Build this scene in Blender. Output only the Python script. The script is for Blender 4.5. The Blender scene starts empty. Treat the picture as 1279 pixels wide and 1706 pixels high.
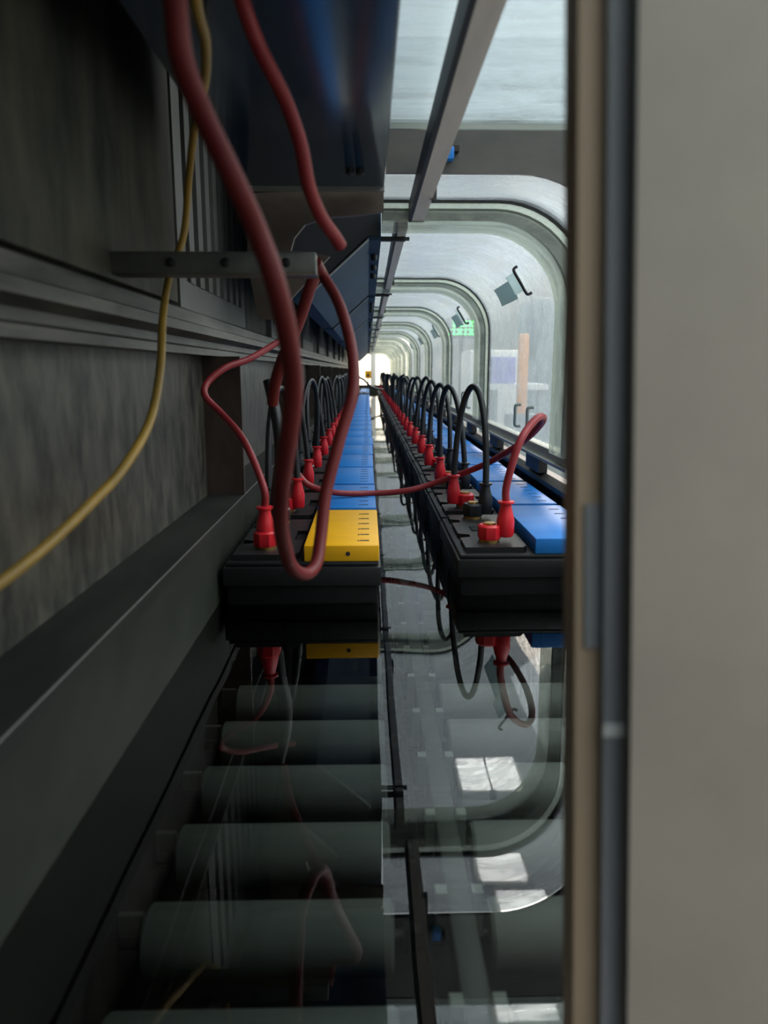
import bpy, bmesh, math, random
from mathutils import Vector, Matrix
random.seed(7)
S = bpy.context.scene
COL = S.collection
# ------------------------------------------------------------------ camera
FPX = 1232.0
CAMZ = 0.348                     # height above the water
PITCH = math.atan(236/FPX); YAW = math.atan(26.5/FPX)
cam_d = bpy.data.cameras.new('camera'); cam = bpy.data.objects.new('camera', cam_d); COL.objects.link(cam)
cam_d.sensor_fit = 'VERTICAL'; cam_d.sensor_height = 36.0; cam_d.lens = 36.0*FPX/1706
cam_d.clip_start = 0.02; cam_d.clip_end = 200
cam.location = (0, 0, CAMZ)
cam.rotation_euler = (math.pi/2-PITCH, 0, -YAW)
cam_d.dof.use_dof = True; cam_d.dof.focus_distance = 1.55; cam_d.dof.aperture_fstop = 5.5
S.camera = cam
CM = Matrix.Rotation(-YAW, 3, 'Z') @ Matrix.Rotation(math.pi/2-PITCH, 3, 'X')
def ray(px, py): return CM @ Vector(((px-639.5)/FPX, -(py-853)/FPX, -1))
def at(px, py, Y):
    d = ray(px, py); k = Y/d.y
    return Vector((d.x*k, Y, CAMZ+d.z*k))
# ------------------------------------------------------------------ view, world and light
S.view_settings.view_transform = 'Standard'; S.view_settings.look = 'None'
S.view_settings.gamma = 1; S.view_settings.exposure = 0.0
try: S.view_settings.use_curve_mapping = False
except Exception: pass
W = bpy.data.worlds.new('hall_light'); S.world = W; W.use_nodes = True
wn = W.node_tree.nodes; wl = W.node_tree.links
bg = wn['Background']; bg.inputs[1].default_value = 1.35
tc = wn.new('ShaderNodeTexCoord'); mp = wn.new('ShaderNodeMapping'); nz = wn.new('ShaderNodeTexNoise'); cr = wn.new('ShaderNodeValToRGB')
mp.inputs['Scale'].default_value = (1, 1, 2.2); nz.inputs['Scale'].default_value = 2.6; nz.inputs['Detail'].default_value = 3
cr.color_ramp.elements[0].position = .34; cr.color_ramp.elements[0].color = (.54, .58, .585, 1)
cr.color_ramp.elements[1].position = .68; cr.color_ramp.elements[1].color = (.90, .955, .97, 1)
wl.new(tc.outputs['Generated'], mp.inputs[0]); wl.new(mp.outputs[0], nz.inputs['Vector']); wl.new(nz.outputs[0], cr.inputs[0]); wl.new(cr.outputs[0], bg.inputs[0])
# the roof lights make the upper sky of the hall brighter than its sides
sx = wn.new('ShaderNodeSeparateXYZ'); mrw = wn.new('ShaderNodeMapRange'); mrw.interpolation_type = 'SMOOTHSTEP'
mrw.inputs[1].default_value = .40; mrw.inputs[2].default_value = .62; mrw.inputs[3].default_value = .72; mrw.inputs[4].default_value = 2.7
wl.new(tc.outputs['Generated'], sx.inputs[0]); wl.new(sx.outputs[2], mrw.inputs[0]); wl.new(mrw.outputs[0], bg.inputs[1])

def area(name, loc, rot, sx, sy, power, col):
    l = bpy.data.lights.new(name, 'AREA'); l.shape = 'RECTANGLE'; l.size = sx; l.size_y = sy; l.energy = power; l.color = col
    o = bpy.data.objects.new(name, l); COL.objects.link(o); o.location = loc; o.rotation_euler = rot
    return o
# daylight from the hall windows to the right, above the line
area('hall_window_light', (3.2, 4.5, 3.2), (0, math.radians(45), 0), 3.0, 12.0, 380, (.93, .97, 1))
area('hall_far_light', (3.0, 12, 2.6), (0, math.radians(50), 0), 2.5, 6.0, 420, (1, .84, .68))

area('hall_fill_light', (4.8, 7, 4.6), (0, math.radians(-8), 0), 4.0, 16.0, 420, (1, .98, .94))  # added fill lamp, brightens the hall behind the hoods
# ------------------------------------------------------------------ materials
def mat(name, col, rough=.5, metal=0, spec=.5, mottle=None, scale=(8, 8, 8), bump=0, bscale=40, emit=None, amt=.5, detail=6, trans=0):
    m = bpy.data.materials.new(name); m.use_nodes = True
    n = m.node_tree.nodes; l = m.node_tree.links; b = n['Principled BSDF']
    b.inputs['Base Color'].default_value = (*col, 1); b.inputs['Roughness'].default_value = rough
    b.inputs['Metallic'].default_value = metal; b.inputs['Specular IOR Level'].default_value = spec
    t = n.new('ShaderNodeTexCoord')
    if mottle:
        mpn = n.new('ShaderNodeMapping'); mpn.inputs['Scale'].default_value = scale
        no = n.new('ShaderNodeTexNoise'); no.inputs['Scale'].default_value = 1; no.inputs['Detail'].default_value = detail; no.inputs['Roughness'].default_value = .62
        r = n.new('ShaderNodeValToRGB'); r.color_ramp.elements[0].position = .5-amt/3; r.color_ramp.elements[1].position = .5+amt/2.2
        r.color_ramp.elements[0].color = (*col, 1); r.color_ramp.elements[1].color = (*mottle, 1)
        l.new(t.outputs['Object'], mpn.inputs[0]); l.new(mpn.outputs[0], no.inputs['Vector']); l.new(no.outputs[0], r.inputs[0]); l.new(r.outputs[0], b.inputs['Base Color'])
    if bump:
        nb = n.new('ShaderNodeTexNoise'); nb.inputs['Scale'].default_value = bscale; nb.inputs['Detail'].default_value = 4
        bu = n.new('ShaderNodeBump'); bu.inputs['Strength'].default_value = bump; bu.inputs['Distance'].default_value = .004
        l.new(t.outputs['Object'], nb.inputs['Vector']); l.new(nb.outputs[0], bu.inputs['Height']); l.new(bu.outputs[0], b.inputs['Normal'])
    if emit:
        b.inputs['Emission Color'].default_value = (*col, 1); b.inputs['Emission Strength'].default_value = emit
    return m
M = {}
M['wall_low'] = mat('scratched_steel', (.026, .028, .025), .45, .3, mottle=(.135, .13, .105), scale=(34, 34, 14), amt=.50, bump=.25, bscale=30)
M['wall_up'] = mat('stained_olive_sheet', (.018, .022, .016), .6, .0, .3, mottle=(.105, .10, .072), scale=(11, 14, 4), amt=.42, bump=.2, bscale=18)
M['rail'] = mat('worn_rail', (.026, .028, .025), .45, .2, mottle=(.15, .14, .12), scale=(30, 5, 40), amt=.5)
M['ledge'] = mat('dark_ledge', (.013, .014, .013), .6, .0, .2, mottle=(.026, .027, .024), scale=(20, 6, 20))
M['tank'] = mat('tank_sheet', (.013, .016, .012), .6, .0, .2, mottle=(.030, .034, .026), scale=(9, 7, 9), amt=.6)
M['gusset'] = mat('brown_gusset', (.030, .022, .018), .5, .2, mottle=(.075, .055, .043), scale=(20, 20, 10))
M['navy'] = mat('navy_panel', (.008, .022, .042), .16, .0, .4, mottle=(.016, .042, .085), scale=(9, 3, 9))
M['navym'] = mat('navy_matt', (.018, .050, .090), .6, 0, .25, mottle=(.024, .065, .12), scale=(5, 3, 9))
M['navyd'] = mat('dark_box_end', (.012, .016, .020), .5)
M['bracket'] = mat('brown_bracket', (.09, .072, .058), .5, .3, mottle=(.17, .145, .12), scale=(9, 9, 16))
M['edge'] = mat('bare_edge', (.30, .31, .29), .4, .5)
M['panel'] = mat('pale_louvre_panel', (.13, .135, .13), .5, .2, mottle=(.09, .09, .08), scale=(12, 6, 12))
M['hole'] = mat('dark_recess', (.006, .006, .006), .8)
M['arm'] = mat('steel_arm', (.10, .11, .105), .4, .5, mottle=(.20, .20, .18), scale=(20, 10, 20))
M['black'] = mat('battery_black', (.005, .0055, .006), .5, 0, .14, bump=.08, bscale=200)
M['blackt'] = mat('battery_top_black', (.012, .013, .014), .45, 0, .3, bump=.1, bscale=160)
M['blue'] = mat('cover_blue', (.006, .15, .50), .42, 0, .4, mottle=(.015, .22, .62), scale=(10, 30, 10), amt=.7, bump=.15, bscale=30)
M['yellow'] = mat('cover_yellow', (.80, .39, .005), .40, 0, .35, mottle=(.90, .49, .012), scale=(10, 30, 10), amt=.7, bump=.1, bscale=30)
M['mark'] = mat('cover_mark', (.02, .02, .03), .6)
M['brass'] = mat('brass', (.55, .36, .12), .3, 1)
M['red'] = mat('connector_red', (.62, .015, .025), .38)
M['rubber'] = mat('black_rubber', (.012, .014, .017), .38, 0, .5)
M['cred'] = mat('cable_red', (.24, .018, .024), .42, 0, .35, mottle=(.31, .035, .038), scale=(30, 30, 30))
M['cbrown'] = mat('cable_brown_red', (.14, .012, .014), .5, 0, .3, mottle=(.19, .026, .022), scale=(9, 9, 9))
M['cyel'] = mat('cable_yellow', (.42, .25, .035), .45, mottle=(.20, .13, .03), scale=(12, 12, 12))
M['roller'] = mat('roller_grey', (.26, .285, .26), .6, .0, .25, mottle=(.42, .43, .39), scale=(3, 14, 14))
M['plastic'] = mat('pale_conveyor_plastic', (.50, .54, .48), .4)
M['strip'] = mat('conveyor_rail_grey', (.13, .145, .125), .4)
M['dark'] = mat('dark_metal', (.02, .022, .024), .4, .3)
M['pfloor'] = mat('tank_floor', (.006, .008, .007), .7, 0, .2)
M['bar'] = mat('hanging_bar_metal', (.88, .82, .72), .35, .0, mottle=(.68, .62, .54), scale=(30, 4, 30))
M['gasket'] = mat('gasket', (.012, .012, .012), .5)
M['foot'] = mat('hood_rail_metal', (.42, .43, .38), .35, .5)
M['header'] = mat('header_sheet', (.055, .062, .055), .4, .0, mottle=(.12, .11, .10), scale=(5, 5, 9))
M['doorp'] = mat('beige_painted_steel', (.56, .48, .39), .5, .0, mottle=(.47, .405, .33), scale=(10, 10, 10), amt=.45)
M['doorf'] = mat('door_edge_brown', (.72, .50, .32), .45, .0, mottle=(.52, .40, .28), scale=(20, 20, 3))
M['doorg'] = mat('door_edge_grey', (.40, .40, .41), .45, .0, mottle=(.27, .28, .30), scale=(20, 20, 4))
M['concrete'] = mat('hall_floor', (.25, .25, .24), .6, mottle=(.33, .33, .31), scale=(2, 2, 2))
M['hallwall'] = mat('hall_wall', (.60, .57, .50), .7, mottle=(.42, .42, .38), scale=(.8, .8, 1.5))
M['lamp'] = mat('lamp_glow', (1, .98, .93), .5, emit=14)
M['windowg'] = mat('far_daylight', (1, .86, .66), .5, emit=2.6)
M['led'] = mat('led_green', (.05, 1, .18), .5, emit=7)
M['orange'] = mat('orange_paint', (.85, .33, .05), .4)
M['purple'] = mat('violet_crate', (.22, .20, .50), .5)
M['white'] = mat('white_paint', (.75, .75, .72), .5)
M['mach'] = mat('machine_grey', (.20, .23, .23), .5)
M['lens'] = mat('clear_strip', (.55, .62, .62), .3)
M['latch'] = mat('latch_grey', (.25, .31, .32), .4)
M['groove'] = mat('arch_groove', (.20, .22, .20), .5)

def clear_mat(name, tint, k_diff, dcol, rough, scratch=True):
    m = bpy.data.materials.new(name); m.use_nodes = True
    n = m.node_tree.nodes; l = m.node_tree.links
    for x in list(n):
        if x.type != 'OUTPUT_MATERIAL': n.remove(x)
    out = n['Material Output']
    tr = n.new('ShaderNodeBsdfTransparent'); tr.inputs[0].default_value = (*tint, 1)
    df = n.new('ShaderNodeBsdfDiffuse'); df.inputs[0].default_value = (*dcol, 1)
    tl = n.new('ShaderNodeBsdfTranslucent'); tl.inputs[0].default_value = (*dcol, 1)
    md = n.new('ShaderNodeMixShader'); md.inputs[0].default_value = .55
    l.new(df.outputs[0], md.inputs[1]); l.new(tl.outputs[0], md.inputs[2])
    gl = n.new('ShaderNodeBsdfGlossy'); gl.inputs['Roughness'].default_value = rough
    fr0 = n.new('ShaderNodeFresnel'); fr0.inputs[0].default_value = 1.3
    fr = n.new('ShaderNodeMath'); fr.operation = 'MULTIPLY'; fr.inputs[1].default_value = .38; l.new(fr0.outputs[0], fr.inputs[0])
    m1 = n.new('ShaderNodeMixShader'); m2 = n.new('ShaderNodeMixShader')
    t = n.new('ShaderNodeTexCoord'); mpn = n.new('ShaderNodeMapping'); mpn.inputs['Scale'].default_value = (3, 14, 6)
    no = n.new('ShaderNodeTexNoise'); no.inputs['Scale'].default_value = 1.6; no.inputs['Detail'].default_value = 7; no.inputs['Roughness'].default_value = .65
    no.inputs['Distortion'].default_value = 1.6
    mr = n.new('ShaderNodeMapRange'); mr.inputs[1].default_value = .3; mr.inputs[2].default_value = .75
    mr.inputs[3].default_value = k_diff*.4; mr.inputs[4].default_value = min(1, k_diff*1.9)
    bu = n.new('ShaderNodeBump'); bu.inputs['Strength'].default_value = .12; bu.inputs['Distance'].default_value = .01
    l.new(t.outputs['Object'], mpn.inputs[0]); l.new(mpn.outputs[0], no.inputs['Vector']); l.new(no.outputs[0], mr.inputs[0])
    l.new(no.outputs[0], bu.inputs['Height']); l.new(bu.outputs[0], gl.inputs['Normal'])
    l.new(mr.outputs[0], m1.inputs[0]); l.new(tr.outputs[0], m1.inputs[1]); l.new(md.outputs[0], m1.inputs[2])
    l.new(fr.outputs[0], m2.inputs[0]); l.new(m1.outputs[0], m2.inputs[1]); l.new(gl.outputs[0], m2.inputs[2]); l.new(m2.outputs[0], out.inputs[0])
    return m
M['cover'] = clear_mat('frosted_cover_sheet', (.95, .98, .99), .42, (.78, .88, .90), .2)
M['hood'] = clear_mat('clear_hood_sheet', (.955, .98, .99), .25, (.80, .87, .90), .16)

def water_mat():
    m = bpy.data.materials.new('bath_water'); m.use_nodes = True
    n = m.node_tree.nodes; l = m.node_tree.links
    for x in list(n):
        if x.type != 'OUTPUT_MATERIAL': n.remove(x)
    tr = n.new('ShaderNodeBsdfTransparent'); tr.inputs[0].default_value = (.85, .88, .855, 1)
    gl = n.new('ShaderNodeBsdfGlossy'); gl.inputs['Roughness'].default_value = .012
    fr = n.new('ShaderNodeFresnel'); fr.inputs[0].default_value = 1.85
    t = n.new('ShaderNodeTexCoord'); no = n.new('ShaderNodeTexNoise'); no.inputs['Scale'].default_value = 5; no.inputs['Detail'].default_value = 1
    bu = n.new('ShaderNodeBump'); bu.inputs['Strength'].default_value = .10; bu.inputs['Distance'].default_value = .006
    mx = n.new('ShaderNodeMixShader')
    l.new(t.outputs['Object'], no.inputs['Vector']); l.new(no.outputs[0], bu.inputs['Height'])
    l.new(bu.outputs[0], gl.inputs['Normal'])
    l.new(fr.outputs[0], mx.inputs[0]); l.new(tr.outputs[0], mx.inputs[1]); l.new(gl.outputs[0], mx.inputs[2]); l.new(mx.outputs[0], n['Material Output'].inputs[0])
    return m
M['water'] = water_mat()
def translucent_plastic(name, col, k):
    m = mat(name, col, .35, mottle=tuple(c*.85 for c in col), scale=(7, 30, 7)); n = m.node_tree.nodes; l = m.node_tree.links
    tl = n.new('ShaderNodeBsdfTranslucent'); tl.inputs[0].default_value = (*col, 1); mx = n.new('ShaderNodeMixShader'); mx.inputs[0].default_value = k
    l.new(n['Principled BSDF'].outputs[0], mx.inputs[1]); l.new(tl.outputs[0], mx.inputs[2]); l.new(mx.outputs[0], n['Material Output'].inputs[0]); return m
M['latch'] = translucent_plastic('latch_plastic', (.42, .50, .50), .55)
M['lens'] = translucent_plastic('latch_cover_plastic', (.75, .82, .80), .55)
M['frame'] = clear_mat('frosted_arch_plastic', (.93, .96, .90), .42, (.84, .87, .78), .3)

# ------------------------------------------------------------------ mesh helpers
def box(bm, x0, x1, y0, y1, z0, z1, bev=0):
    vs = [bm.verts.new(p) for p in ((x0,y0,z0),(x1,y0,z0),(x1,y1,z0),(x0,y1,z0),(x0,y0,z1),(x1,y0,z1),(x1,y1,z1),(x0,y1,z1))]
    fs = [bm.faces.new([vs[i] for i in f]) for f in ((3,2,1,0),(4,5,6,7),(0,1,5,4),(1,2,6,5),(2,3,7,6),(3,0,4,7))]
    if bev:
        es = list({e for f in fs for e in f.edges})
        bmesh.ops.bevel(bm, geom=es, offset=bev, segments=2, affect='EDGES', profile=.5)
    return vs
def prism(bm, pts, axis, a, b):
    """closed polygon pts (u,v) extruded along axis between a and b"""
    def mk(u, v, w): return (u, w, v) if axis == 'Y' else ((w, u, v) if axis == 'X' else (u, v, w))
    A = [bm.verts.new(mk(u, v, a)) for u, v in pts]; B = [bm.verts.new(mk(u, v, b)) for u, v in pts]
    bm.faces.new(A); bm.faces.new(B[::-1]); n = len(pts)
    for i in range(n): bm.faces.new([A[i], B[i], B[(i+1) % n], A[(i+1) % n]])
def lathe(bm, prof, cx=0, cy=0, cz=0, seg=20, axis='Z'):
    rings = []
    for r, h in prof:
        ring = []
        for k in range(seg):
            a = 2*math.pi*k/seg; c, s = r*math.cos(a), r*math.sin(a)
            p = (cx+c, cy+s, cz+h) if axis == 'Z' else ((cx+h, cy+c, cz+s) if axis == 'X' else (cx+c, cy+h, cz+s))
            ring.append(bm.verts.new(p))
        rings.append(ring)
    for a, b in zip(rings, rings[1:]):
        for k in range(seg): bm.faces.new([a[k], a[(k+1) % seg], b[(k+1) % seg], b[k]])
    bm.faces.new(rings[0][::-1]); bm.faces.new(rings[-1])
def catmull(pts, n=8):
    pts = [Vector(p) for p in pts]; P = [pts[0]*2-pts[1]]+pts+[pts[-1]*2-pts[-2]]; out = []
    for i in range(1, len(P)-2):
        p0, p1, p2, p3 = P[i-1:i+3]
        for k in range(n):
            t = k/n
            out.append(.5*((2*p1)+(p2-p0)*t+(2*p0-5*p1+4*p2-p3)*t*t+(3*p1-p0-3*p2+p3)*t**3))
    out.append(pts[-1]); return out
def tube(bm, path, r, seg=12):
    path = [Vector(p) for p in path]; n = len(path); rings = []
    t0 = (path[1]-path[0]).normalized(); ref = Vector((0, 0, 1)) if abs(t0.z) < .9 else Vector((1, 0, 0))
    u = t0.cross(ref).normalized()
    for i, p in enumerate(path):
        t = (path[min(i+1, n-1)]-path[max(i-1, 0)]).normalized()
        u = (u-t*u.dot(t)).normalized(); v = t.cross(u)
        rr = r[i] if isinstance(r, (list, tuple)) else r
        rings.append([bm.verts.new(p+rr*(math.cos(2*math.pi*k/seg)*u+math.sin(2*math.pi*k/seg)*v)) for k in range(seg)])
    for a, b in zip(rings, rings[1:]):
        for k in range(seg): bm.faces.new([a[k], a[(k+1) % seg], b[(k+1) % seg], b[k]])
    bm.faces.new(rings[0][::-1]); bm.faces.new(rings[-1])
def obj(name, bm, m, parent=None, smooth=True):
    bmesh.ops.recalc_face_normals(bm, faces=bm.faces[:])
    me = bpy.data.meshes.new(name); bm.to_mesh(me); bm.free()
    me.materials.append(M[m] if isinstance(m, str) else m)
    if smooth:
        for p in me.polygons: p.use_smooth = True
        try: me.set_sharp_from_angle(angle=math.radians(38))
        except Exception: pass
    o = bpy.data.objects.new(name, me); COL.objects.link(o)
    if parent: o.parent = parent
    return o
def B(): return bmesh.new()
def boxo(name, x0, x1, y0, y1, z0, z1, m, parent=None, bev=0):
    bm = B(); box(bm, x0, x1, y0, y1, z0, z1, bev); return obj(name, bm, m, parent, bev > 0)
def tag(o, label, cat, group=None, kind=None):
    o['label'] = label; o['category'] = cat
    if group: o['group'] = group
    if kind: o['kind'] = kind
    return o
def thing(name, label, cat, loc=(0, 0, 0), group=None, rz=0):
    o = bpy.data.objects.new(name, None); COL.objects.link(o); o.location = loc; o.rotation_euler = (0, 0, rz)
    o.empty_display_size = .05
    return tag(o, label, cat, group)
def struct(o, label=None, cat=None):
    o['kind'] = 'structure'
    if label: o['label'] = label; o['category'] = cat
    return o
def dup(root, loc, label, group=None):
    r = root.copy(); COL.objects.link(r); r.location = loc; r['label'] = label
    if group: r['group'] = group
    for ch in list(root.children):
        c = ch.copy(); COL.objects.link(c); c.parent = r
        for g in list(ch.children):
            d = g.copy(); COL.objects.link(d); d.parent = c
    return r
ORD = ('first second third fourth fifth sixth seventh eighth ninth tenth eleventh twelfth thirteenth fourteenth fifteenth sixteenth seventeenth '
       'eighteenth nineteenth twentieth').split()
ORD += ['twenty-'+w for w in ORD[:9]]+['thirtieth']+['thirty-'+w for w in ORD[:9]]

# ------------------------------------------------------------------ setting: left wall, tank, water
YN, YF = -0.5, 13.0
def sheet(name, x0, x1, z0, z1, m, label, cat, y0=YN, y1=YF): return struct(boxo(name, x0, x1, y0, y1, z0, z1, m), label, cat)
XW, XE, ZL = -.291, -.2245, .126
sheet('wall_left', XW-.02, XW, ZL-.012, .395, 'wall_low', 'scratched dark steel wall sheet above the left ledge', 'wall')
sheet('wall_left_upper', -.33, -.305, .395, 1.05, 'wall_up', 'stained olive upper wall sheet on the left', 'wall')
bm = B()
prism(bm, [(XW, ZL), (XE, ZL), (XE, ZL-.016), (XE-.003, ZL-.016), (XE-.003, ZL-.006), (XW, ZL-.006)], 'Y', YN, YF)
struct(obj('trim_1', bm, 'ledge', smooth=False), 'dark flat ledge along the foot of the left wall', 'ledge')
boxe = boxo('trim_2', XE-.001, XE+.0006, YN, YF, ZL, ZL+.0006, 'edge'); struct(boxe, 'thin bare bright edge of the left ledge', 'trim')
sheet('wall_tank_left', XE-.012, XE-.003, -.32, ZL-.018, 'tank', 'greenish steel left side of the water tank', 'wall')
# stepped rail on the wall just above eye level
bm = B()
prism(bm, [(-.305, .372), (-.262, .372), (-.262, .382), (-.272, .386), (-.272, .396), (-.250, .402), (-.250, .414), (-.268, .420), (-.268, .436), (-.280, .442), (-.305, .442)], 'Y', YN, YF)
struct(obj('trim_3', bm, 'rail', smooth=False), 'worn stepped rail running along the left wall', 'rail')
XR = .400
sheet('wall_tank_right', XR, XR+.012, -.32, .098, 'tank', 'steel right side of the water tank', 'wall')
bm = B(); prism(bm, [(.388, .098), (.425, .098), (.425, .118), (.405, .118), (.388, .108)], 'Y', YN, YF)
struct(obj('trim_4', bm, 'gasket', smooth=False), 'black rubber rim along the right tank wall', 'rim')
struct(boxo('floor', XE-.02, XR+.02, YN, YF, -.34, -.32, 'pfloor'), 'dark floor of the water tank', 'floor')
struct(boxo('wall_far_tank', XE-.02, XR+.02, YF, YF+.02, -.34, .10, 'tank'), 'far end wall of the water tank', 'wall')
bm = B(); v = [bm.verts.new(p) for p in ((XE-.003, YN, 0), (XR, YN, 0), (XR, YF, 0), (XE-.003, YF, 0))]; bm.faces.new(v)
tag(obj('water', bm, 'water', smooth=False), 'still clear water filling the tank and mirroring the hood', 'water', kind='stuff')
struct(boxo('shade_wall_near', .03, XR, YN-.02, YN, -.34, .36, 'tank'), 'unseen near tank wall added to shade the rollers', 'wall')  # added out of view, raised to keep light from behind off the rollers
struct(boxo('shade_wall_behind', XE-.1, .03, YN-.02, YN, -.34, 1.0, 'navyd'), 'unseen dark plate added behind the camera to block light', 'wall')  # added light blocker, darkens the left side from behind the camera
# hall around the line
struct(boxo('hall_floor', -4, 9, -2, 24, -.92, -.90, 'concrete'), 'concrete floor of the hall', 'floor')
struct(boxo('wall_hall_right', 7.5, 7.6, -2, 24, -.9, 3.2, 'hallwall'), 'pale hall wall beyond the hoods', 'wall')
struct(boxo('wall_hall_far', -4, 9, 24, 24.1, -.9, 3.2, 'hallwall'), 'pale far wall of the hall', 'wall')

# gussets between ledge and rail
def gusset(Y, i):
    t = boxo('gusset_plate', XW, XE, 0, .012, ZL, .372, 'gusset'); t.location = (0, Y, 0)
    return tag(t, 'dark brown upright gusset plate on the left ledge, %s from the camera' % ORD[i], 'gusset plate', 'gusset plates on the left ledge')
for i in range(9): gusset(1.33+1.11*i, i)

struct(boxo('ceiling', -.33, .026, YN, YF, 1.0, 1.02, 'navyd'), 'unseen dark roof sheet added to keep sky light off the left side', 'ceiling')  # added blocker, closes the gap where sky light leaked in behind the boxes
# near upper wall panel
t = thing('wall_panel', 'stained olive steel panel at upper left with worn lower corner', 'panel', (-.305, .2, .445))
boxo('panel_sheet', 0, .028, 0, .93, 0, .6, 'wall_up', t, .003)
# louvred panels
def louvre(i):
    t = thing('louvre_panel', 'pale louvred wall panel above the left rail, %s from the camera' % ORD[i], 'louvre panel', (-.305, 1.20+1.11*i, .444), 'louvred panels on the left wall')
    bm = B(); fr = (0, .62, 0, .40)
    for a in ((0, .05, 0, .40), (.57, .62, 0, .40), (.05, .57, 0, .045), (.05, .57, .355, .40)): box(bm, 0, .014, a[0], a[1], a[2], a[3])
    obj('panel_frame', bm, 'panel', t, False)
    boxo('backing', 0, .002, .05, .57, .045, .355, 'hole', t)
    for k in range(7):
        s = boxo('slat', .002, .016, .07+.07*k, .105+.07*k, .045, .355, 'panel', t)
for i in range(8): louvre(i)

# transverse steel arm at upper left
t = thing('support_arm', 'flat steel support arm reaching across from the left wall', 'arm', at(190, 437, .84))
p0, p1 = at(190, 420, .84), at(528, 445, .84)
L = p1.x-p0.x
boxo('arm_bar', -.05, L, 0, .02, -.012, .012, 'arm', t, .003)
boxo('arm_flange', -.05, L, .016, .035, -.012, -.008, 'arm', t)
for x in (L*.28, L*.55, L*.85):
    bm = B(); lathe(bm, [(.005, 0), (.005, -.003), (.002, -.004)], x, 0, 0, 12, 'Y'); obj('bolt', bm, 'dark', t)
# ------------------------------------------------------------------ equipment boxes upper left
XB = .026
t = thing('equipment_box', 'glossy navy flat-bottomed equipment box overhead, nearest of the row', 'equipment box', (0, 0, 0), 'navy equipment boxes')
boxo('box_shell', -.185, XB, -.5, 1.18, .618, 1.0, 'navy', t, .003)
boxo('end_flange', -.18, XB, 1.18, 1.186, .612, .66, 'edge', t)
for px in (583, 600):
    p = at(px, 292, 1.1); bm = B(); lathe(bm, [(.006, .618), (.006, .612), (.003, .610)], p.x, 1.08, 0, 12); obj('screw', bm, 'dark', t)
# brown bracket with rounded cut-out
pts = [(412, 322), (639, 312), (639, 352), (600, 358), (545, 362), (508, 374), (490, 396), (484, 418), (520, 420), (549, 427), (498, 483), (478, 505), (474, 535), (430, 530), (412, 440)]
pp = [at(x, y, 1.20) for x, y in pts]
bm = B(); prism(bm, [(p.x, p.z) for p in pp], 'Y', 1.20, 1.212)
t = obj('corner_bracket', bm, 'bracket', smooth=False); tag(t, 'brown grey corner bracket with rounded cut-out below the near navy box', 'bracket')
def ebox(i):
    Y0 = 1.47+1.13*i; Lb = 1.04
    t = thing('equipment_box', 'navy equipment box with slanted underside, %s behind the flat-bottomed one' % ORD[i], 'equipment box', (0, Y0, 0), 'navy equipment boxes')
    prof = [(XB, .95), (XB, .590), (.003, .590), (-.115, .485), (-.150, .485), (-.150, .95)]
    bm = B(); prism(bm, prof, 'Y', 0.004, Lb); obj('box_shell', bm, 'navym', t, False)
    bm = B(); prism(bm, [(a*1.0-.0005*0, b) for a, b in [(XB-.004, .94), (XB-.004, .597), (.001, .597), (-.112, .495), (-.146, .495), (-.146, .94)]], 'Y', -.002, .004); obj('end_plate', bm, 'navyd', t, False)
    bm = B(); prism(bm, [(.003, .590), (-.115, .485), (-.115, .488), (.003, .593)], 'Y', -.006, .004); obj('edge_strip', bm, 'edge', t, False)
    for yy in (.18, .34, .50):
        bm = B(); lathe(bm, [(.007, .59), (.007, .580), (.003, .577)], .014, yy, 0, 10); obj('screw', bm, 'dark', t)
for i in range(9): ebox(i)

# ------------------------------------------------------------------ clear hood modules
XL, XH, ZH, RC, ZB = .0268, .402, .642, .17, .185
def arch(off=0, xl=XL, n=12, zb=ZB):
    x1, z1, r = XH-off, ZH-off, RC-off*.6
    p = [(xl, z1)]
    for k in range(n+1):
        a = math.pi/2*(1-k/n); p.append((x1-r+r*math.cos(a), z1-r+r*math.sin(a)))
    p.append((x1, zb)); return p
def band(bm, o0, o1, y0, y1, xl=XL, zb=ZB):
    a, b = arch(o0, xl, zb=zb), arch(o1, xl, zb=zb); prism_pts = a+b[::-1]
    n = len(a)
    VA = [[bm.verts.new((x, y, z)) for x, z in c] for c in (a, b) for y in (y0, y1)]  # a0,a1,b0,b1
    a0, a1, b0, b1 = VA
    for i in range(n-1):
        bm.faces.new([a0[i], a0[i+1], a1[i+1], a1[i]]); bm.faces.new([b0[i], b1[i], b1[i+1], b0[i+1]])
        bm.faces.new([a0[i], b0[i], b0[i+1], a0[i+1]]); bm.faces.new([a1[i], a1[i+1], b1[i+1], b1[i]])
    bm.faces.new([a0[0], a1[0], b1[0], b0[0]]); bm.faces.new([a0[-1], b0[-1], b1[-1], a1[-1]])
def curve_pt(deg, off=0):
    a = math.radians(deg); return Vector((XH-RC+(RC-off)*math.cos(a), 0, ZH-RC+(RC-off)*math.sin(a)))
def plate_on_curve(bm, deg0, deg1, y0, y1, o0, o1, n=4):
    pa = [curve_pt(deg0+(deg1-deg0)*k/n, o0) for k in range(n+1)]; pb = [curve_pt(deg0+(deg1-deg0)*k/n, o1) for k in range(n+1)]
    prism(bm, [(p.x, p.z) for p in pa]+[(p.x, p.z) for p in pb[::-1]], 'Y', y0, y1)
PH = 1.11
LM = PH-.004
h0 = thing('clear_hood', 'clear curved hood module nearest the camera with pull handle on its corner', 'hood', (0, 1.366, 0), 'clear hood modules over the tank')
bm = B(); band(bm, 0, .003, .006, LM); obj('hood_sheet', bm, 'hood', h0)
bm = B(); band(bm, -.002, .0065, -.003, .006); obj('gasket', bm, 'gasket', h0)
bm = B(); band(bm, .003, .014, .004, .10); obj('arch_frame', bm, 'frame', h0)
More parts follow.
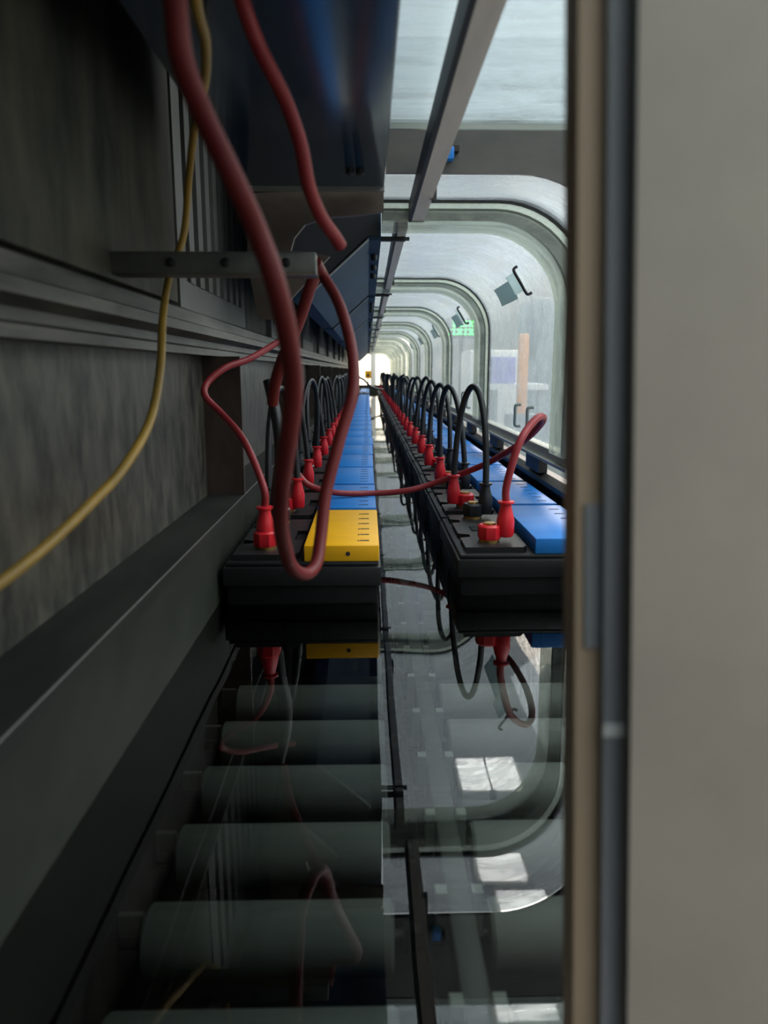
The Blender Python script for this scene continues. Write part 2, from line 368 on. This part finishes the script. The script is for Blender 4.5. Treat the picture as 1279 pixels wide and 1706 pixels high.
bm = B(); band(bm, .014, .020, .012, .09); obj('arch_groove', bm, 'groove', h0)
bm = B(); band(bm, .020, .038, .004, .115); obj('inner_arch', bm, 'frame', h0)
bm = B(); plate_on_curve(bm, 20, 38, .60, .82, .004, .007); obj('latch_plate', bm, 'latch', h0)
bm = B(); plate_on_curve(bm, 24, 42, .50, .60, .004, .008); obj('latch_cover', bm, 'lens', h0)
a0, a1 = curve_pt(22, .004), curve_pt(46, .004)
def handle(p, q, inn, r=.006):
    d = (q-p); path = [p, p+inn*.6, p+inn+d*.08, p+inn+d*.5, q+inn-d*.08, q+inn*.6, q]
    bm = B(); tube(bm, catmull(path, 5), r, 10); return bm
p, q = curve_pt(20, .004), curve_pt(44, .004); p.y = q.y = .44
obj('pull_handle', handle(p, q, Vector((-.010, 0, -.006)), .0036), 'gasket', h0)
for yy in (.42, .57):
    obj('grip', handle(Vector((XH-.004, yy, .205)), Vector((XH-.004, yy, .26)), Vector((-.014, 0, 0)), .004), 'mach', h0)
boxo('bottom_rail', XH-.022, XH+.006, .0, LM, ZB-.026, ZB, 'foot', h0, .002)
boxo('rail_lip', XH-.034, XH-.022, .0, LM, ZB-.026, ZB-.020, 'foot', h0)
for yy in (.30, .85):
    boxo('support_block', XH-.014, XH+.006, yy, yy+.14, .118, ZB-.026, 'gasket', h0)
boxo('clip_bracket', XB, .075, .16, .172, .598, .606, 'dark', h0)
boxo('clip_bracket', XB, .085, .20, .210, .606, .612, 'dark', h0)
for i in range(1, 11):
    dup(h0, (0, 1.366+PH*i, 0), 'clear curved hood module over the tank, %s behind the nearest one' % ORD[i-1])
# short joining length, header sheet, near cover sheet
bm = B(); band(bm, 0, .003, 1.21, 1.364, zb=.19)
tag(obj('hood_collar', bm, 'hood'), 'short clear collar joining the first hood to the header sheet', 'hood collar')
bm = B(); a = arch(0)
a = [p for p in a if p[1] > .40][:]
prism(bm, a+[(XH+.05, .40), (XH+.05, .83), (XL, .83)], 'Y', 1.198, 1.206)
t = obj('header_sheet', bm, 'header', smooth=False); tag(t, 'dark grey cross sheet with rounded corner in front of the first hood', 'cross sheet')
t = thing('near_cover', 'scratched clear flat cover sheet overhead at the top edge', 'cover', (0, 0, 0))
boxo('cover_sheet', XL, .46, -.5, 1.032, .662, .666, 'cover', t)
boxo('cover_edge', XL, .46, 1.032, 1.036, .655, .668, 'foot', t)
p = at(742, 258, 1.19)
t = thing('blue_clip', 'small blue clip fixed to the dark cross sheet beside the hanging bar', 'clip', (p.x, 1.18, p.z))
boxo('clip_body', -.010, .012, 0, .018, -.008, .010, 'blue', t, .002); boxo('clip_band', -.014, -.004, -.003, .018, -.012, .012, 'gasket', t, .002)
boxo('clip_tab', .012, .020, .004, .018, .004, .012, 'gasket', t)
# hanging longitudinal bars
def hbar(i):
    x = .086 if i == 0 else .064; y0 = .25 if i == 0 else 1.44+PH*(i-1); Lb = 1.125 if i == 0 else 1.06
    z = .606
    lab = 'brownish metal bar hanging lengthwise overhead, nearest the camera' if i == 0 else 'metal bar hanging lengthwise under the hood, %s behind the near one' % ORD[i-1]
    t = thing('hanging_bar', lab, 'bar', (x, y0, z), 'hanging bars under the hoods')
    w = .014 if i == 0 else .011
    bm = B(); prism(bm, [(-w*.55, 0), (w, 0), (w, .010), (w*.8, .028), (-w*.55, .028)], 'Y', 0, Lb); obj('bar_profile', bm, 'bar', t, False)
    bm = B(); prism(bm, [(-w*.95, -.001), (-w*.56, -.001), (-w*.56, .030), (-w*.95, .030)], 'Y', 0, Lb+.004); obj('rubber_edge', bm, 'gasket', t, False)
    boxo('end_cap', -w*.56, w, Lb, Lb+.004, -.001, .02, 'gasket', t)
    boxo('hook', w, w+.006, Lb-.18, Lb-.165, -.004, .036, 'gasket', t)
for i in range(9): hbar(i)

# ------------------------------------------------------------------ near door edge at right
Y0 = .36
def slat(name, xa_t, xb_t, xa_b, xb_b, Y, th, m, parent, yt=-420, yb=1780):
    bm = B(); c = [at(xa_t, yt, Y), at(xb_t, yt, Y), at(xb_b, yb, Y), at(xa_b, yb, Y)]
    A = [bm.verts.new(p) for p in c]; Bv = [bm.verts.new(p+Vector((0, th, 0))) for p in c]
    bm.faces.new(A); bm.faces.new(Bv[::-1])
    for i in range(4): bm.faces.new([A[i], Bv[i], Bv[(i+1) % 4], A[(i+1) % 4]])
    return obj(name, bm, m, parent, False)
t = thing('steel_door', 'beige painted steel door standing open close to the camera at right', 'door', (0, 0, 0))
slat('door_leaf', 1066, 1900, 1040, 1800, .30, .022, 'doorp', t)
slat('edge_strip', 1018, 1072, 1000, 1046, .306, .012, 'doorg', t)
slat('edge_trim', 966, 1024, 954, 1006, .312, .02, 'doorf', t)
slat('dark_seam', 1064, 1069, 1040, 1044, .2985, .002, 'dark', t)
slat('blue_grey_tape', 974, 1003, 974, 1001, .3105, .002, 'doorg', t, 840, 1080)
slat('hinge_end', 1006, 1048, 1004, 1046, .3045, .002, 'white', t, 1208, 1228)

# ------------------------------------------------------------------ rollers, rail and guide rod (under water)
RP, RR, RZ = .117, .031, -.151
r0 = thing('conveyor_roller', '', 'roller', (0, 0, RZ), 'left conveyor rollers under water')
bm = B(); lathe(bm, [(RR-.003, -.198), (RR, -.195), (RR, .018), (RR-.003, .021)], 0, 0, 0, 32, 'X'); obj('roller_tube', bm, 'roller', r0)
bm = B(); lathe(bm, [(.008, -.221), (.008, .066)], 0, 0, 0, 14, 'X'); obj('axle', bm, 'dark', r0)
bm = B(); lathe(bm, [(.013, .030), (.013, .040), (.010, .041), (.010, .052)], 0, 0, 0, 6, 'X'); obj('nut', bm, 'dark', r0)
bm = B(); box(bm, -.2212, -.200, -.003, .003, -.004, .028); obj('end_tab', bm, 'foot', r0)
q0 = thing('conveyor_roller', '', 'roller', (0, 0, RZ), 'right conveyor rollers under water')
bm = B(); lathe(bm, [(RR-.003, .106), (RR, .109), (RR, .380), (RR-.003, .383)], 0, 0, 0, 32, 'X'); obj('roller_tube', bm, 'roller', q0)
bm = B(); lathe(bm, [(.008, .094), (.008, .399)], 0, 0, 0, 14, 'X'); obj('axle', bm, 'dark', q0)
for k in range(18):
    y = .345+RP*k
    la = 'submerged grey roller on the left of the conveyor, %s from the camera' % ORD[k]
    lb = 'submerged grey roller on the right of the conveyor, %s from the camera' % ORD[k]
    if k == 0: r0.location.y = y; r0['label'] = la; q0.location.y = y; q0['label'] = lb
    else: dup(r0, (0, y, RZ), la); dup(q0, (0, y, RZ), lb)
t = thing('centre_rail', 'pale submerged centre rail between the left and right rollers', 'rail', (.079, 0, RZ+.008))
boxo('rail_strip', -.011, .011, -.3, 9, 0, .034, 'strip', t, .002)
for k in range(18):
    for s in (-1, 1):
        boxo('clip', s*.016-.005, s*.016+.005, .345+RP*k-.006, .345+RP*k+.006, -.012, .040, 'plastic', t)
bm = B(); tube(bm, catmull([(.047+.004*math.sin(k*1.7), -.2+k*.45, -.112+.004*math.cos(k*2.1)) for k in range(21)], 4), .0032, 8)
tag(obj('guide_rod', bm, 'dark'), 'thin dark green hose lying lengthwise over the roller ends', 'hose')

# ------------------------------------------------------------------ batteries
BW, BL, BH = .238, .300, .185
def make_battery(cover):
    t = thing('battery', '', 'battery', (0, 0, 0))
    bm = B(); box(bm, .005, BW-.005, .005, BL-.005, 0, .150, .003)
    for x in (.03, .085, .14, .195): box(bm, x, x+.006, .002, .006, .020, .120)
    box(bm, .012, BW-.012, .0025, .006, .118, .122); box(bm, .012, BW-.012, .0025, .006, .03, .034)
    for y in (.05, .15, .25): box(bm, .002, .006, y, y+.006, .02, .12)
    obj('case', bm, 'black', t)
    bm = B(); box(bm, 0, BW, 0, BL, .148, .178, .003); box(bm, .004, BW-.004, .004, BL-.004, .178, BH, .003)
    obj('top_cover', bm, 'blackt', t)
    # raised terminal deck with notches around the posts
    bm = B()
    deck = [(.014, .016), (.105, .016), (.113, .028), (.113, .115), (.096, .115), (.096, .185), (.113, .185), (.113, .284), (.014, .284), (.014, .240), (.030, .234), (.030, .212), (.014, .206), (.014, .118), (.032, .110), (.032, .092), (.014, .084)]
    prism(bm, deck, 'Z', BH-.001, BH+.009); obj('terminal_deck', bm, 'blackt', t, False)
    bm = B(); box(bm, .098, .112, .12, .18, BH, BH+.004); box(bm, .040, .060, .135, .170, BH+.009, BH+.011, .001); obj('deck_clip', bm, 'black', t)
    vc = None
    if cover:
        bm = B(); box(bm, .122, BW-.003, .006, BL-.004, BH, BH+.025, .002); vc = obj('vent_cover', bm, cover, t)
        bm = B()
        for k in range(6):
            y = .035+.043*k; box(bm, BW-.032, BW-.018, y, y+.005, BH+.0248, BH+.0255); box(bm, BW-.036, BW-.033, y-.001, y+.004, BH+.0248, BH+.0255)
        lathe(bm, [(.0035, .0055), (.0035, .0065)], .188, 0, BH+.012, 12, 'Y')
        obj('cover_mark', bm, 'mark', vc)
    else:
        bm = B()
        for k in range(6): lathe(bm, [(.013, BH), (.013, BH+.006), (.008, BH+.008)], .175, .03+.047*k, 0, 14)
        obj('vent_plug', bm, 'black', t)
    for y in (.06, .255):
        bm = B(); lathe(bm, [(.017, BH+.009), (.017, BH+.013), (.010, BH+.014), (.009, BH+.040)], .058, y, 0, 20); obj('terminal_post', bm, 'brass', t)
    return t
ZBAT = -.120
PB = .310
XLB, XRB = -.219, .139
YLB, YRB = 1.075, 1.115
blue = make_battery('blue'); yel = make_battery('yellow'); plain = make_battery(None)
gl_, gr_ = 'batteries in the left row', 'batteries in the right row'
yel.location = (XLB, YLB, ZBAT); tag(yel, 'black battery with yellow cover, front of the left row', 'battery', gl_)
NR = 24
for k in range(NR):
    if k == 0:
        blue.location = (XRB, YRB, ZBAT); tag(blue, 'black battery with blue cover, front of the right row', 'battery', gr_)
    else:
        dup(blue, (XRB+random.uniform(-.002, .002), YRB+PB*k, ZBAT), 'black battery with blue cover, %s from the front in the right row' % ORD[k], gr_)
for k in range(1, 23):
    dup(blue, (XLB+random.uniform(-.003, .003), YLB+PB*k, ZBAT), 'blue covered battery in the left row, %s behind the yellow one' % ORD[k-1], gl_)
plain.location = (XLB, YLB+PB*23+.15, ZBAT+.03); tag(plain, 'bare black battery without cover at the far end of the left row', 'battery', gl_)
for k in range(6):
    dup(blue, (XRB, YRB+PB*NR+.45+PB*k, ZBAT), 'blue covered battery past the gap in the right row, %s of its group' % ORD[k], gr_)
    dup(blue, (XLB, YLB+PB*23+.75+PB*k, ZBAT), 'blue covered battery in the left row, %s past the bare one' % ORD[k], gl_)

# ------------------------------------------------------------------ connectors and cables
ZD = ZBAT+BH+.013            # top of a terminal foot
def clamp(parent, x, y, z, m, name, side=1):
    bm = B(); seg = 8; Ro, Ri, H = .0195, .0115, .024
    rings = []
    for r, h in ((Ro-.002, 0), (Ro, .003), (Ro, H-.003), (Ro-.003, H), (Ri, H), (Ri, H-.008), (.004, H-.008)):
        rings.append([bm.verts.new((x+r*math.cos(2*math.pi*(k+.5)/seg), y+r*math.sin(2*math.pi*(k+.5)/seg), z+h)) for k in range(seg)])
    for a, b in zip(rings, rings[1:]):
        for k in range(seg): bm.faces.new([a[k], a[(k+1) % seg], b[(k+1) % seg], b[k]])
    bm.faces.new(rings[0][::-1]); bm.faces.new(rings[-1])
    box(bm, min(x, x+side*.030), max(x, x+side*.030), y-.007, y+.007, z+.004, z+.014)
    return obj(name, bm, m, parent)
def boot(parent, x, y, z, m, name, s=1.0):
    bm = B(); lathe(bm, [(.011*s, 0), (.013*s, .004), (.0135*s, .026), (.0115*s, .036), (.0085*s, .048), (.0085*s, .053), (.0125*s, .055), (.0125*s, .058), (.006, .059)], x, y, z, 20)
    return obj(name, bm, m, parent)
def bez(p0, p1, p2, p3, n=26):
    return [(1-t)**3*p0+3*(1-t)**2*t*p1+3*(1-t)*t*t*p2+t**3*p3 for t in (k/n for k in range(n+1))]
def jumper(px, py_, dy, label, group, seg=12, n=26, top=.245, wide=.024, flip=1):
    """black looped lead from the rear post of one battery to the front post of the next; origin at the black clamp"""
    t = thing('jumper_cable', label, 'cable', (px, py_, ZD), group)
    bx, rx = wide*flip, -wide*flip
    j = random.uniform(-.006, .006)
    clamp(t, 0, 0, 0, 'rubber', 'black_clamp', flip); boot(t, bx, .002, .004, 'rubber', 'black_boot')
    clamp(t, 0, dy, 0, 'red', 'red_clamp', -flip); boot(t, rx+j*.4, dy-.004, .004, 'red', 'red_boot')
    a = Vector((bx, .002, .058)); b = Vector((rx+j*.4, dy-.004, .058)); hh = top*random.uniform(.94, 1.03)
    sx = random.uniform(-.030, .018); sy = random.uniform(-.02, .03)
    bm = B(); tube(bm, bez(a, a+Vector((sx*.7+random.uniform(-.01, .01), sy, hh)), b+Vector((sx, sy, hh)), b, n), .0062, seg); obj('cable', bm, 'rubber', t)
    return t
for k in range(NR-1):
    lab = 'black looped lead standing on the right row, %s from the front' % ORD[k]
    jumper(XRB+.058, YRB+PB*k+.255, PB-.195, lab, 'looped leads on the right row', 12 if k < 8 else 8, 26 if k < 8 else 16)
for k in range(5):
    jumper(XRB+.058, YRB+PB*NR+.45+PB*k+.255, PB-.195, 'black looped lead past the gap in the right row, %s of its group' % ORD[k], 'looped leads on the right row', 8, 14)
    jumper(XLB+.058, YLB+PB*23+.75+PB*k+.255, PB-.195, 'black looped lead far back past the bare battery, %s of its group' % ORD[k], 'looped leads on the left row', 8, 14)
for k in range(22):
    lab = 'black looped lead standing on the left row, %s from the front' % ORD[k]
    jumper(XLB+.058, YLB+PB*k+.255, PB-.195, lab, 'looped leads on the left row', 12 if k < 8 else 8, 26 if k < 8 else 16, wide=.020, flip=-1)

def cable(name, pts, r, m, label, cat='cable', seg=14, tip=None):
    path = catmull([at(*p) for p in pts], 9)
    if tip is None:
        bm = B(); tube(bm, path, r, seg); return tag(obj(name, bm, m), label, cat)
def lead(name, pts, r, m, label, px, py_, side, m2='red'):
    """a loose lead that ends in a boot and clamp on a battery post at (px, py_)"""
    t = thing(name, label, 'cable', (0, 0, 0))
    clamp(t, px, py_, ZD, m2, 'red_clamp', side); boot(t, px+side*.026, py_, ZD+.004, m2, 'red_boot', 1.08)
    end = Vector((px+side*.026, py_, ZD+.058))
    path = catmull([at(*p) for p in pts]+[end+Vector((0, 0, .03)), end], 9)
    bm = B(); tube(bm, path, r, 14); obj('cable', bm, m, t); return t
# red lead that crosses the gap and curls down to the front battery of the right row
lead('red_lead', [(487, 770, 1.50), (500, 795, 1.50), (520, 811, 1.50), (560, 821, 1.50), (620, 822, 1.53), (680, 817, 1.53), (735, 801, 1.53), (800, 777, 1.47), (850, 750, 1.38),
     (880, 728, 1.33), (899, 708, 1.29), (905, 697, 1.25), (897, 695, 1.22), (880, 712, 1.20), (862, 745, 1.18)], .0062, 'cred',
     'red lead crossing between the rows and curling down to the front right battery', XRB+.058, YRB+.06, 1)
# red lead on the front left battery
lead('red_lead', [(472, 565, 1.40), (450, 578, 1.37), (415, 598, 1.32), (375, 613, 1.28), (345, 638, 1.25), (342, 660, 1.23), (368, 688, 1.22), (398, 722, 1.19), (420, 762, 1.16)], .0058, 'cred',
     'thin red lead bowing towards the left wall and down to the front left battery', XLB+.058, YLB+.06, 0)
cable('thick_cable', [(276, -314, .42), (283, -100, .42), (292, 10, .42), (303, 100, .42), (340, 195, .42), (385, 290, .42), (428, 385, .43), (458, 470, .43), (480, 565, .44), (488, 650, .46), (480, 730, .48), (470, 800, .51),
      (467, 870, .55), (475, 915, .60), (486, 945, .64), (508, 957, .67), (526, 940, .69), (534, 895, .71), (543, 820, .73), (566, 730, .75), (587, 655, .77), (586, 585, .80), (566, 510, .85), (540, 462, .89), (526, 436, .858)],
      .0062, 'cbrown', 'thick brownish red cable hanging in a long loop in front of the left batteries')
cable('red_cable', [(384, -76, .55), (404, 5, .56), (432, 80, .58), (474, 165, .60), (500, 240, .61), (514, 310, .62), (534, 360, .64), (556, 392, .66), (567, 410, .67)], .0056, 'cred',
      'red cable end dangling from the top in front of the navy box')
cable('brown_red_cable', [(528, 452, 1.06), (516, 480, 1.06), (503, 520, 1.07), (488, 560, 1.08), (470, 600, 1.10), (458, 640, 1.12), (454, 672, 1.14)], .0085, 'cbrown',
      'short dark red cable hanging behind the thick looping cable')
cable('yellow_cable', [(314, -148, .50), (327, 5, .56), (342, 70, .62), (340, 140, .70), (325, 205, .80), (315, 290, .89), (306, 390, .92), (282, 460, .89), (271, 530, .82), (267, 610, .76), (250, 700, .69), (205, 780, .62), (150, 840, .56),
      (90, 898, .51), (30, 948, .47), (-60, 1015, .43)], .0042, 'cyel', 'yellow cable sweeping down along the left wall')
cable('black_cable', [(447, 634, 1.20), (455, 670, 1.19), (464, 720, 1.18), (466, 770, 1.18), (460, 820, 1.17), (456, 868, 1.17)], .0088, 'rubber', 'black cable stub standing up beside the thick loop at left')
cable('thin_wire', [(575, 636, 7.9), (590, 628, 7.95), (605, 632, 8.0), (618, 644, 8.1), (640, 650, 8.2), (655, 648, 8.3)], .012, 'rubber', 'thin black wires crossing between the rows at the far end')

# ------------------------------------------------------------------ far end and the hall seen through the hoods
t = thing('far_window', 'bright warm daylight opening at the far end of the tunnel', 'window', (-.35, 13.6, -.1))
boxo('window_frame', -.05, 1.15, 0, .04, -.05, 1.05, 'white', t); boxo('bright_pane', 0, 1.1, -.01, 0, 0, 1.0, 'windowg', t)
boxo('mullion', .42, .50, -.03, -.01, 0, 1.0, 'white', t)
t = boxo('white_post', .045, .115, 12.2, 12.27, .10, .62, 'white'); tag(t, 'white upright post at the tunnel end', 'post')
p = at(613, 624, 11.8); t = thing('warning_sign', 'small yellow warning sign at the tunnel end', 'sign', (p.x, 11.8, p.z))
boxo('sign_board', -.05, .05, 0, .004, -.06, .06, 'yellow', t)
bm = B(); prism(bm, [(-.03, -.035), (.03, -.035), (0, .03)], 'Y', -.003, 0); obj('sign_triangle', bm, 'mark', t, False)
boxo('sign_post', -.01, .01, .004, .02, -.25, .06, 'dark', t)
# ceiling skylight lamps above the hall
def clamp_lamp(az, el0, el1, w, i):
    z = 4.2; el = math.radians((el0+el1)/2); Y = (z+CAMZ)/math.tan(el); X = az*Y
    ly = (z+CAMZ)*(1/math.tan(math.radians(el0))-1/math.tan(math.radians(el1)))
    t = thing('ceiling_lamp', 'bright rectangular ceiling lamp mirrored in the water, %s from the camera' % ORD[i], 'ceiling lamp', (X, Y, z), 'ceiling lamps of the hall')
    boxo('housing', -w/2-.05, w/2+.05, -ly/2-.05, ly/2+.05, .03, .14, 'white', t); boxo('diffuser', -w/2, w/2, -ly/2, ly/2, 0, .03, 'lamp', t)
clamp_lamp(.245, 43.2, 45.2, .42, 0)
clamp_lamp(.235, 38.0, 39.2, .42, 1)
clamp_lamp(.20, 35.8, 37.2, .42, 2)
clamp_lamp(.20, 29.2, 31.2, .32, 3)
clamp_lamp(.155, 29.2, 31.2, .32, 4)
# things standing in the hall
def hallbox(name, px0, px1, py0, py1, Y, m, label, cat, d=.4):
    a, b = at(px0, py0, Y), at(px1, py1, Y)
    t = thing(name, label, cat, (a.x, Y, -.90)); return t, b.x-a.x, a.z+.90, b.z+.90
t, w, zt, zb = hallbox('orange_post', 866, 880, 556, 612, 6.0, 'orange', 'orange upright post seen through the first hood', 'post')
boxo('post_body', 0, w, 0, w, .9, zt, 'orange', t, .01); boxo('post_base', -w, 2*w, -w, 2*w, 0, .9, 'mach', t)
t, w, zt, zb = hallbox('workbench', 815, 885, 640, 655, 6.6, 'mach', 'grey workbench with pale top seen through the first hood', 'workbench')
boxo('bench_top', 0, w*1.4, 0, .7, zt-.05, zt, 'white', t)
for x in (.02, w*1.4-.08):
    for y in (.02, .62): boxo('leg', x, x+.06, y, y+.06, 0, zt-.05, 'mach', t)
bt = t.location.copy(); btz = zt-.90
t = tag(boxo('crate', 0, .22, 0, .3, 0, .24, 'purple', None, .01), 'violet crate on the workbench beyond the first hood', 'crate'); t.location = (bt.x+.04, bt.y+.15, btz)
t = tag(boxo('machine_housing', 0, .5, 0, .8, 0, 2.0, 'mach', None, .02), 'tall grey machine housing standing in the hall', 'machine'); t.location = (1.75, 8.0, -.9)
t = tag(boxo('machine_housing', 0, .9, 0, .9, 0, 1.5, 'white', None, .02), 'pale machine housing farther back in the hall', 'machine'); t.location = (1.3, 9.6, -.9)
# green LED sign
p = at(748, 533, 11.0); q = at(792, 560, 11.0)
t = thing('led_sign', 'green glowing LED sign seen through the second hood', 'sign', (p.x, 11.0, q.z))
w, h = q.x-p.x, p.z-q.z
boxo('sign_case', -.03, w+.03, .01, .10, -.03, h+.03, 'dark', t)
bm = B()
for r_ in range(2):
    for c in range(7):
        if random.random() < .85:
            x = w*c/7; z = h*(.1+.5*r_)
            box(bm, x, x+w/11, 0, .01, z, z+h*.05); box(bm, x, x+w/11, 0, .01, z+h*.28, z+h*.33); box(bm, x+w/28*(c % 3), x+w/28*(c % 3)+.012, 0, .01, z, z+h*.33)
obj('led_text', bm, 'led', t, False)
t2 = boxo('sign_pole', w/2-.03, w/2+.03, .10, .15, -(q.z+.9), h, 'dark', t)
